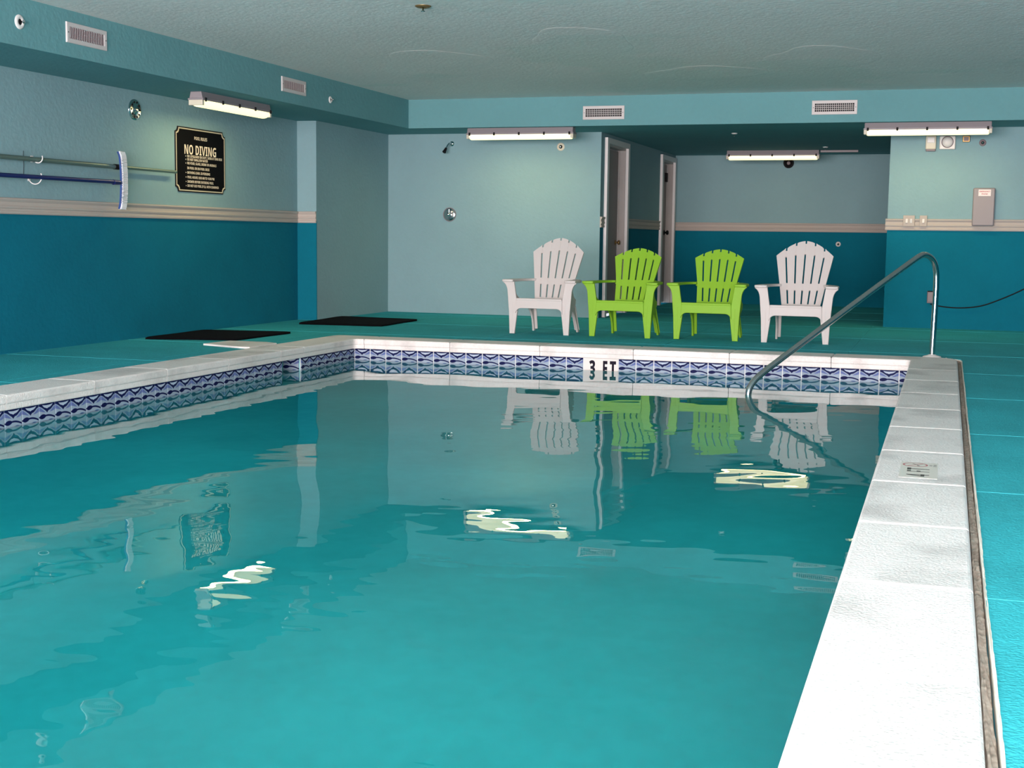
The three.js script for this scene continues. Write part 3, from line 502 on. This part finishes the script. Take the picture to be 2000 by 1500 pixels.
// ------------------------------------------------------------------ tube lamps
function tubeLamp(pos, turn, label, watts) {
  const t = thing('tube_lamp', label, 'lamp', pos, turn, 'sealed tube lamps');      // origin on the soffit, lamp hangs below
  const L = 1.27, trap = (w0, w1, y0, y1, len) => { const s = new THREE.Shape([[-w0 / 2, y0], [w0 / 2, y0], [w1 / 2, y1], [-w1 / 2, y1]].map((p) => new THREE.Vector2(...p))); const g = new THREE.ExtrudeGeometry(s, { depth: len - 0.012, bevelEnabled: true, bevelThickness: 0.006, bevelSize: 0.006, bevelOffset: -0.006, bevelSegments: 2 }); g.rotateY(Math.PI / 2); g.translate(-len / 2 + 0.006, 0, 0); return g; };
  const body = mesh('housing', [trap(0.135, 0.105, -0.062, 0, L - 0.02), trap(0.15, 0.15, -0.074, -0.056, L)], M.housing, t);
  const prof = []; for (let i = 0; i <= 10; i++) { const a = Math.PI * i / 10; prof.push(new THREE.Vector2(0.066 * Math.cos(a), -0.074 - 0.056 * Math.pow(Math.sin(a), 0.7))); }
  const s = new THREE.Shape(prof), g = new THREE.ExtrudeGeometry(s, { depth: L - 0.10, bevelEnabled: true, bevelThickness: 0.02, bevelSize: 0.012, bevelOffset: -0.012, bevelSegments: 3 }); g.rotateY(Math.PI / 2); g.translate(-(L - 0.10) / 2, 0, 0);
  mesh('diffuser', g, new THREE.MeshStandardMaterial({ color: lin(0.8, 0.78, 0.66), emissive: lin(1.0, 0.89, 0.44), emissiveIntensity: 1.4, roughness: 0.35 }), t);
  for (const e of [-1, 1]) {
    const cap = trap(0.138, 0.138, -0.118, -0.07, 0.034); cap.translate(e * (L / 2 - 0.02), 0, 0); mesh('end_cap', cap, M.beige, t);
  }
  for (let i = 0; i < 5; i++) for (const z of [-1, 1]) { const k = rbox(0.020, 0.034, 0.012, 0.003, -L / 2 + 0.045 + i * (L - 0.09) / 4, -0.068, z * 0.079); mesh('latch', k, M.dark, body); }
  const light = new THREE.RectAreaLight(lin(1.0, 0.80, 0.38), watts, L - 0.14, 0.10); light.position.set(0, -0.1345, 0); light.rotation.x = -Math.PI / 2; t.add(light);
}
tubeLamp([-6.30, SOF, -11.07], Math.PI / 2, 'lit tube lamp under the left soffit, above the black sign', 27);
tubeLamp([-4.665, SOF, -14.66], 0, 'lit tube lamp under the end soffit, above the shower wall', 27);
tubeLamp([-2.36, SOF, -18.85], 0, 'lit tube lamp inside the recess above the doors', 7);
tubeLamp([-0.268, SOF, -14.66], 0, 'lit tube lamp under the end soffit, above the steel phone box', 27);
{
  const o = mesh('cable_duct', [rbox(0.50, 0.03, 0.04, 0.004), cyl(0.006, 0.006, 0.03, 8).translate(-0.12, 0.016, 0)], M.housing); o.position.set(-1.47, SOF - 0.016, -18.85); tag(o, 'slim grey cable duct running from the recess lamp along the low ceiling', 'duct');
}

// ------------------------------------------------------------------ air grilles
function grille(pos, turn, w, h, vertical, label, dark) {
  const t = thing('air_grille', label, 'vent', pos, turn, 'white air grilles on the soffits');        // faces +z before the turn
  const b = 0.032, s = new THREE.Shape([[-w / 2, -h / 2], [w / 2, -h / 2], [w / 2, h / 2], [-w / 2, h / 2]].map((p) => new THREE.Vector2(...p)));
  s.holes.push(new THREE.Path([[-w / 2 + b, -h / 2 + b], [-w / 2 + b, h / 2 - b], [w / 2 - b, h / 2 - b], [w / 2 - b, -h / 2 + b]].map((p) => new THREE.Vector2(...p))));
  const fr = new THREE.ExtrudeGeometry(s, { depth: 0.008, bevelEnabled: true, bevelThickness: 0.004, bevelSize: 0.003, bevelOffset: -0.003, bevelSegments: 1 }); const frame = mesh('frame', fr, M.ventWhite, t);
  mesh('backing', rbox(w - 2 * b + 0.004, h - 2 * b + 0.004, 0.003, 0.001, 0, 0, 0.002), dark ? M.dark : M.grey, t);
  const iw = w - 2 * b, ih = h - 2 * b;
  if (vertical) { for (let i = 0; i < 20; i++) { const g = new THREE.BoxGeometry(0.013, ih, 0.0018); g.rotateY(0.62); g.translate(-iw / 2 + iw * (i + 0.5) / 20, 0, 0.0085); mesh('slat', g, M.ventWhite, t); } }
  else {
    for (let i = 1; i < 20; i++) mesh('slat', new THREE.BoxGeometry(0.0045, ih, 0.004).translate(-iw / 2 + iw * i / 20, 0, 0.008), M.ventWhite, t);
    for (let i = 1; i < 4; i++) mesh('slat', new THREE.BoxGeometry(iw, 0.0045, 0.004).translate(0, -ih / 2 + ih * i / 4, 0.0055), M.ventWhite, t);
  }
  const sc = cyl(0.004, 0.004, 0.003, 10).rotateX(Math.PI / 2); for (const e of [-1, 1]) mesh('screw', sc.clone().translate(e * (w / 2 - b / 2), 0, 0.0125), M.dark, frame);
}
grille([SOFX, 2.331, -8.423], Math.PI / 2, 0.475, 0.143, true, 'white slatted air grille on the left soffit, over the brush pole', false);
grille([SOFX, 2.328, -11.643], Math.PI / 2, 0.49, 0.137, true, 'white slatted air grille on the left soffit, past the lamp above the sign', false);
grille([-3.665, 2.303, SOFZ], 0, 0.468, 0.148, false, 'white gridded air grille on the end soffit, above the first doorway', true);
grille([-1.197, 2.317, SOFZ], 0, 0.462, 0.146, false, 'white gridded air grille on the end soffit, above the recess lamp', true);

// ------------------------------------------------------------------ left wall: sign, poles, brush, round fitting
{
  const W = 0.895, Hh = 0.60, n = 0.045;
  const outline = (w, h, r) => { const s = new THREE.Shape(); const x = w / 2, y = h / 2; s.moveTo(-x + r, -y); s.lineTo(x - r, -y); s.absarc(x, -y, r, Math.PI, Math.PI / 2, true); s.lineTo(x, y - r); s.absarc(x, y, r, Math.PI * 1.5, Math.PI, true); s.lineTo(-x + r, y); s.absarc(-x, y, r, 0, -Math.PI / 2, true); s.lineTo(-x, -y + r); s.absarc(-x, -y, r, Math.PI / 2, 0, true); return s; };
  const t = thing('pool_rules_sign', 'black sign lettered pool rules, no diving, on the left wall', 'sign', [LEFT, 1.617, -11.368], Math.PI / 2);
  const body = new THREE.ExtrudeGeometry(outline(W, Hh, n), { depth: 0.008, bevelEnabled: false, curveSegments: 8 }); mesh('panel', body, M.dark, t);
  const bd = outline(W - 0.022, Hh - 0.022, n); bd.holes.push(new THREE.Path(outline(W - 0.042, Hh - 0.042, n).getPoints(8)));
  mesh('border', new THREE.ExtrudeGeometry(bd, { depth: 0.0018, bevelEnabled: false, curveSegments: 8 }).translate(0, 0, 0.008), new THREE.MeshStandardMaterial({ color: lin(0.62, 0.55, 0.40), roughness: 0.4 }), t);
  const c = document.createElement('canvas'); c.width = 1280; c.height = 860; const x = c.getContext('2d');
  x.fillStyle = '#050509'; x.fillRect(0, 0, 1280, 860); x.fillStyle = '#e9dccb'; x.textBaseline = 'alphabetic';
  const line = (s, x0, y, w, size) => { x.font = `bold ${size}px sans-serif`; const m = x.measureText(s).width; x.save(); x.translate(x0, y); x.scale(w / m, 1); x.fillText(s, 0, 0); x.restore(); };
  line('POOL RULES', 455, 130, 355, 66); line('NO DIVING', 180, 348, 890, 190);
  const dot = (y) => { x.beginPath(); x.arc(228, y - 16, 9, 0, 7); x.fill(); };
  [['NO LIFEGUARD ON DUTY, SWIM AT OWN RISK', 395, 965, 1], ['DO NOT SWALLOW WATER', 442, 560, 1], ['NO FOOD, GLASS, DRINK OR ANIMALS', 496, 800, 1], ['IN POOL OR ON POOL DECK', 566, 600, 0], ['BATHING LOAD: 20 PERSONS', 632, 620, 1], ['POOL HOURS: 8:00 AM TO 10:00 PM', 698, 740, 1], ['SHOWER BEFORE ENTERING POOL', 762, 715, 1], ['DO NOT USE POOL IF ILL WITH DIARRHEA', 822, 860, 1]].forEach(([s, y, w, d]) => { line(s, 262, y, w, 50); if (d) dot(y); });
  const tx = new THREE.CanvasTexture(c); tx.colorSpace = THREE.SRGBColorSpace; tx.anisotropy = 8;
  const fw = W - 0.05, fh = Hh - 0.05, fg = new THREE.ShapeGeometry(outline(fw, fh, n), 8), p = fg.attributes.position, uv = fg.attributes.uv; for (let i = 0; i < p.count; i++) uv.setXY(i, p.getX(i) / fw + 0.5, p.getY(i) / fh + 0.5);
  mesh('lettering', fg.translate(0, 0, 0.0088), new THREE.MeshPhysicalMaterial({ map: tx, roughness: 0.7, specularIntensity: 0.2 }), t);
}
const ZX = (g) => g.rotateX(Math.PI / 2);          // a cylinder along y laid along z
{
  const t = thing('telescopic_pole', 'long grey green telescopic pole hung along the wall above the blue one', 'pole', [LEFT + 0.055, 1.487, -8.9]);
  mesh('outer_tube', ZX(cyl(0.019, 0.019, 2.35, 16)).translate(0, 0, 0.15), M.poleGreen, t);
  mesh('inner_tube', ZX(cyl(0.0145, 0.0145, 1.0, 16)).translate(0, 0.002, -1.45), M.poleGreen, t);
  mesh('collar', ZX(cyl(0.023, 0.023, 0.06, 16)).translate(0, 0, -1.02), M.dark, t);
}
{
  const t = thing('pool_brush', 'white bristled pool brush on a dark blue pole, hung on the wall', 'pool brush', [LEFT + 0.108, 1.345, -8.4]);
  mesh('handle_pole', ZX(cyl(0.017, 0.017, 2.9, 16)).rotateX(0.006).translate(0, 0.002, 0), M.poleBlue, t);
  const pts = (o) => [[0, -0.228, 0.03 + o - 0.014], [0, -0.19, o], [0, -0.08, o - 0.016], [0, 0.02, o - 0.02], [0, 0.12, o - 0.016], [0, 0.22, o], [0, 0.25, o + 0.02]].map((p) => [p[0], p[1] + 0.015, p[2] - 1.487]);
  const sweep = (o, w, d, m, nm) => { const cv = new THREE.CatmullRomCurve3(pts(o).map((q) => new THREE.Vector3(...q))); const s = new THREE.Shape([[-w / 2, -d / 2], [w / 2, -d / 2], [w / 2, d / 2], [-w / 2, d / 2]].map((q) => new THREE.Vector2(...q))); mesh(nm, new THREE.ExtrudeGeometry(s, { steps: 40, extrudePath: cv, bevelEnabled: false }), m, t); return t.children[t.children.length - 1]; };
  const brushBack = sweep(0.0, 0.013, 0.009, new THREE.MeshStandardMaterial({ color: lin(0.05, 0.11, 0.36), roughness: 0.3, metalness: 0.3 }), 'brush_back');
  // tufts of bristle side by side
  const cv = new THREE.CatmullRomCurve3(pts(-0.012).map((q) => new THREE.Vector3(...q))), tufts = [];
  for (let i = 0; i < 60; i++) for (const r of [-0.008, 0, 0.008, 0.015]) { const p = cv.getPoint(i / 59), g = cyl(0.0045, 0.0062, 0.066, 6); ZX(g); g.rotateX((rnd() - 0.5) * 0.16); g.translate(p.x + r + (rnd() - 0.5) * 0.003, p.y, p.z - 0.028); tufts.push(g); }
  const o = mesh('bristles', tufts, new THREE.MeshStandardMaterial({ color: lin(0.74, 0.77, 0.82), roughness: 0.8 }), brushBack); o.userData.kind = 'stuff';
  mesh('socket', ZX(cyl(0.022, 0.020, 0.09, 16)).translate(0, 0.008, -1.44), M.poleBlue, t);
}
{
  const hook = (y, z, r, label) => { const t = thing('pole_hook', label, 'hook', [LEFT, y, z]); mesh('wall_plate', rbox(0.008, 0.05, 0.03, 0.003, 0.004, 0.0, 0), M.white, t); const pts = []; for (let i = 0; i <= 12; i++) { const a = Math.PI * (1.15 + 1.05 * i / 12); pts.push([0.062 + r * Math.cos(a) * 1.0, r * Math.sin(a) + 0.004, 0.012 - i * 0.002]); } pts.unshift([0.006, 0.012, 0.014]); mesh('loop', tube(pts, 0.0042, 40, 8), M.white, t); };
  hook(1.492, -8.88, 0.034, 'small white hook holding the grey green pole');
  hook(1.345, -8.84, 0.052, 'small white hook holding the blue brush pole');
  const w = mesh('hanging_wire', tube([[0.004, 0.10, 0], [0.006, 0.02, 0.002], [0.004, -0.09, 0.004]], 0.0016, 20, 6), M.dark); w.position.set(LEFT, 1.45, -8.78); tag(w, 'thin dark wire hanging down the wall between the two poles', 'wire');
}
{
  const t = thing('round_outlet_plate', 'round chrome plate ringed with holes, high on the wall before the sign', 'outlet plate', [LEFT, 2.0, -10.29], Math.PI / 2);
  const g = lathe([[0, 0.028], [0.022, 0.03], [0.03, 0.018], [0.048, 0.010], [0.075, 0.013], [0.088, 0.008], [0.092, 0.0]], 36); g.rotateX(Math.PI / 2); const plate = mesh('plate', g, M.chrome, t);
  for (let i = 0; i < 10; i++) { const a = i / 10 * Math.PI * 2; mesh('hole', cyl(0.009, 0.009, 0.004, 12).rotateX(Math.PI / 2).translate(0.066 * Math.cos(a), 0.066 * Math.sin(a), 0.0125), M.dark, plate); }
}

// ------------------------------------------------------------------ sprinklers and other round fittings
function rosette(name, pos, turn, r, ringMat, label, category, group, tilt = 0) {
  const t = thing(name, label, category, pos, turn, group); t.rotation.order = 'YXZ'; t.rotation.x = tilt;
  const ring = lathe([[r * 0.42, 0], [r * 0.46, 0.010], [r * 0.75, 0.012], [r, 0.004], [r, 0]], 28).rotateX(Math.PI / 2); mesh('ring', ring, ringMat, t);
  mesh('socket', cyl(r * 0.46, r * 0.46, 0.004, 20).rotateX(Math.PI / 2).translate(0, 0, 0.002), M.dark, t);
  const head = lathe([[0, 0.040], [r * 0.26, 0.038], [r * 0.28, 0.034], [0.005, 0.030], [0.006, 0.002]], 16).rotateX(Math.PI / 2); mesh('head', head, M.chrome, t);
}
const SP = 'sprinkler heads';
rosette('sprinkler', [SOFX, 2.322, -7.69], Math.PI / 2, 0.048, M.white, 'sprinkler in a white ring on the left soffit, before the first grille', 'sprinkler', SP);
rosette('sprinkler', [SOFX, 2.282, -12.44], Math.PI / 2, 0.034, M.white, 'small sprinkler on the left soffit, beyond the second grille', 'sprinkler', SP);
rosette('sprinkler', [-4.390, 1.997, BACK], 0, 0.047, M.beige, 'sprinkler in a cream ring on the shower wall, under the lamp', 'sprinkler', SP);
rosette('sprinkler', [0.292, 2.0, BACK], 0, 0.036, M.grey, 'sprinkler in a dark ring on the end wall, above the steel phone box', 'sprinkler', SP);
rosette('sprinkler', [-2.42, SOF, -15.75], 0, 0.035, M.white, 'sprinkler under the recess ceiling, just behind the soffit edge', 'sprinkler', SP, Math.PI / 2);
rosette('sprinkler', [-1.60, SOF, -18.2], 0, 0.035, M.white, 'sprinkler under the recess ceiling, beside the cable duct', 'sprinkler', SP, Math.PI / 2);
rosette('sprinkler', [-3.463, CEIL, -8.66], 0, 0.055, M.brass, 'brassy sprinkler in the middle of the plaster ceiling', 'sprinkler', SP, Math.PI / 2);
rosette('pipe_outlet', [-1.512, 0.893, ALCZ], 0, 0.036, M.white, 'small white ring on the teal wall of the recess', 'outlet', undefined);
{
  const t = thing('recess_speaker', 'black round speaker on the recess wall, behind its lamp', 'speaker', [-2.25, 2.045, ALCZ]);
  mesh('shell', lathe([[0, 0.018], [0.03, 0.02], [0.05, 0.045], [0.072, 0.05], [0.074, 0.02], [0.06, 0]], 28).rotateX(Math.PI / 2), M.dark, t);
  mesh('cone', cyl(0.022, 0.03, 0.02, 20).rotateX(Math.PI / 2).translate(0, 0, 0.026), M.grey, t);
}

// ------------------------------------------------------------------ shower on the bare end wall
{
  const t = thing('wall_shower', 'small chrome shower head on a short bent arm', 'shower', [-5.755, 2.045, BACK]);
  mesh('escutcheon', lathe([[0, 0.016], [0.014, 0.014], [0.030, 0.004], [0.030, 0]], 20).rotateX(Math.PI / 2), M.chrome, t);
  mesh('arm', tube([[0, 0, 0], [-0.004, 0.004, 0.05], [-0.012, -0.012, 0.085], [-0.03, -0.06, 0.115]], 0.0105, 24, 12), M.chrome, t);
  const h = lathe([[0, 0.02], [0.014, 0.018], [0.018, -0.02], [0.024, -0.04], [0.022, -0.044], [0, -0.044]], 20); h.rotateX(-0.6); h.rotateZ(-0.25); h.translate(-0.035, -0.075, 0.124); mesh('head', h, M.dark, t);
}
{
  const t = thing('shower_valve', 'round chrome shower valve with a lever', 'shower valve', [-5.777, 1.199, BACK]);
  mesh('escutcheon', lathe([[0, 0.016], [0.05, 0.016], [0.066, 0.012], [0.080, 0.006], [0.084, 0]], 36).rotateX(Math.PI / 2), M.chrome, t);
  mesh('rim', new THREE.TorusGeometry(0.079, 0.005, 8, 40).translate(0, 0, 0.006), M.grey, t);
  const knob = mesh('knob', lathe([[0, 0.065], [0.022, 0.062], [0.028, 0.045], [0.026, 0.014]], 20).rotateX(Math.PI / 2), M.chrome, t);
  const l = rbox(0.014, 0.065, 0.012, 0.004, 0.004, 0.036, 0.055); l.rotateZ(-0.12); mesh('lever', l, M.chrome, knob);
}

// ------------------------------------------------------------------ end wall right of the recess
{
  const t = thing('emergency_phone_box', 'upright steel phone box with a red lettered label', 'phone box', [0.332, 1.318, BACK]);
  mesh('case', rbox(0.224, 0.405, 0.07, 0.016, 0, 0, 0.035), M.brushed, t);
  const lid = mesh('door', rbox(0.205, 0.385, 0.006, 0.003, 0, 0, 0.071), M.brushed, t);
  const c = document.createElement('canvas'); c.width = 256; c.height = 128; const x = c.getContext('2d'); x.fillStyle = '#e6dcdc'; x.fillRect(0, 0, 256, 128); x.fillStyle = '#a81f2e'; x.font = 'bold 38px sans-serif'; x.textAlign = 'center'; x.fillText('EMERGENCY', 128, 52, 226); x.fillText('PHONE', 128, 102, 130);
  const tx = new THREE.CanvasTexture(c); tx.colorSpace = THREE.SRGBColorSpace;
  const lb = new THREE.PlaneGeometry(0.125, 0.068).translate(0.004, 0.150, 0.0747); mesh('label', lb, new THREE.MeshStandardMaterial({ map: tx, roughness: 0.5 }), lid);
}
{
  const plate = (x, w, n, label) => { const t = thing('switch_plate', label, 'switch', [x, 1.165, BACK + 0.026], 0, 'switch plates on the rail'); mesh('plate', rbox(w, 0.118, 0.012, 0.005, 0, 0, 0.006), M.trim, t); for (let i = 0; i < n; i++) { const cx = (i - (n - 1) / 2) * 0.046; mesh('switch', rbox(0.024, 0.045, 0.010, 0.003).rotateX(i ? 0.2 : -0.2).translate(cx, 0, 0.014), M.white, t); } };
  plate(-0.428, 0.122, 2, 'double switch plate set on the cream rail');
  plate(-0.278, 0.078, 1, 'single switch plate set on the cream rail');
}
{
  const t = thing('alarm_unit', 'cream alarm unit with a dark foot, under the bright lamp', 'alarm', [-0.236, 2.0, BACK]);
  mesh('case', rbox(0.11, 0.145, 0.05, 0.012, 0, 0.005, 0.025), M.beige, t); mesh('foot', rbox(0.10, 0.026, 0.042, 0.006, 0, -0.075, 0.021), M.grey, t); mesh('lens', rbox(0.075, 0.06, 0.012, 0.005, 0, 0.03, 0.052), M.white, t);
}
{
  const t = thing('signal_horn', 'white square signal horn with a round dome, under the bright lamp', 'signal horn', [-0.066, 2.003, BACK]);
  mesh('case', rbox(0.165, 0.145, 0.04, 0.012, 0, 0, 0.02), M.white, t); mesh('dome', lathe([[0, 0.026], [0.03, 0.024], [0.05, 0.012], [0.055, 0]], 28).rotateX(Math.PI / 2).translate(0, 0.006, 0.04), M.white, t); mesh('bezel', new THREE.TorusGeometry(0.058, 0.005, 8, 32).translate(0, 0.006, 0.041), M.grey, t);
}
{
  const t = thing('sensor_box', 'small brown square box under the end of the bright lamp', 'sensor', [0.124, 2.04, BACK]);
  mesh('case', rbox(0.076, 0.066, 0.03, 0.005, 0, 0, 0.015), M.brass, t); mesh('cover', rbox(0.05, 0.042, 0.006, 0.002, 0, 0, 0.032), M.grey, t);
}
{
  const t = thing('outlet_box', 'grey outlet box low on the teal wall behind the rail', 'outlet box', [-0.165, 0.343, BACK]);
  mesh('case', rbox(0.076, 0.132, 0.05, 0.006, 0, 0, 0.025), M.grey, t); mesh('cover', rbox(0.066, 0.110, 0.012, 0.004, 0, 0.002, 0.054), M.grey, t); mesh('hinge', rbox(0.07, 0.012, 0.016, 0.004, 0, 0.062, 0.054), M.dark, t);
  const c = mesh('cable', tube([[0, 0.032, 0.03], [0.06, 0.018, 0.03], [0.20, 0.0, 0.02], [0.35, 0.0, 0.02], [0.52, 0.025, 0.02], [0.68, 0.085, 0.02], [0.96, 0.225, 0.02], [1.30, 0.45, 0.02]], 0.0065, 80, 8), M.dark); c.position.set(-0.165, 0.235, BACK); tag(c, 'black cable sagging across the teal wall from the grey box', 'cable');
}

// ------------------------------------------------------------------ rubber mats by the left wall
{
  const mat = (corners, label) => {
    const cx = corners.reduce((s, p) => s + p[0], 0) / 4, cz = corners.reduce((s, p) => s + p[1], 0) / 4, q = corners.map((p) => [p[0] - cx, p[1] - cz]);
    const t = thing('rubber_mat', label, 'mat', [cx, 0, cz], 0, 'black mats on the deck'), N = 16, pos = [], idx = [];
    const P = (u, v) => [0, 1].map((i) => (1 - u) * (1 - v) * q[0][i] + u * (1 - v) * q[1][i] + u * v * q[2][i] + (1 - u) * v * q[3][i]);
    const lift = (u, v) => 0.006 + 0.005 * Math.pow(Math.abs(2 * u - 1), 3) * vnoise(v * 3, 1, 99, 4) + 0.005 * vnoise(u * 3, v * 3, 99, 8);
    for (const top of [1, 0]) for (let j = 0; j <= N; j++) for (let i = 0; i <= N; i++) { const [x, z] = P(i / N, j / N); pos.push(x, top ? lift(i / N, j / N) + 0.006 : 0.0005, z); }
    const K = (N + 1) * (N + 1);
    for (let j = 0; j < N; j++) for (let i = 0; i < N; i++) { const a = j * (N + 1) + i; idx.push(a, a + N + 1, a + 1, a + 1, a + N + 1, a + N + 2); }
    const ring = []; for (let i = 0; i < N; i++) ring.push(i); for (let j = 0; j < N; j++) ring.push(j * (N + 1) + N); for (let i = N; i > 0; i--) ring.push(N * (N + 1) + i); for (let j = N; j > 0; j--) ring.push(j * (N + 1));
    ring.forEach((a, i) => { const b = ring[(i + 1) % ring.length]; idx.push(a, b, K + a, b, K + b, K + a); });
    let g = new THREE.BufferGeometry(); g.setAttribute('position', new THREE.Float32BufferAttribute(pos, 3)); g.setIndex(idx); g.computeVertexNormals(); g = metreUV(g); g.computeVertexNormals();
    mesh('pad', g, M.rubber, t);
    const rim = tube([...q.map((p, i) => [p, q[(i + 1) % 4]]).flatMap(([a, b]) => [0.03, 0.5, 0.97].map((f) => [a[0] + (b[0] - a[0]) * f, 0.011, a[1] + (b[1] - a[1]) * f]))], 0.009, 120, 8, true); mesh('edging', rim, M.rubber, t);
  };
  mat([[-6.74, -11.27], [-5.90, -11.42], [-5.93, -10.45], [-6.70, -10.22]], 'black rubber mat on the deck under the sign');
  mat([[-6.53, -13.90], [-5.57, -13.80], [-5.54, -12.74], [-6.44, -12.66]], 'black rubber mat on the deck beside the boxed-out corner');
}

scene.traverse((o) => { if (o.isMesh) { o.castShadow = true; o.receiveShadow = true; } });
renderer.render(scene, camera);
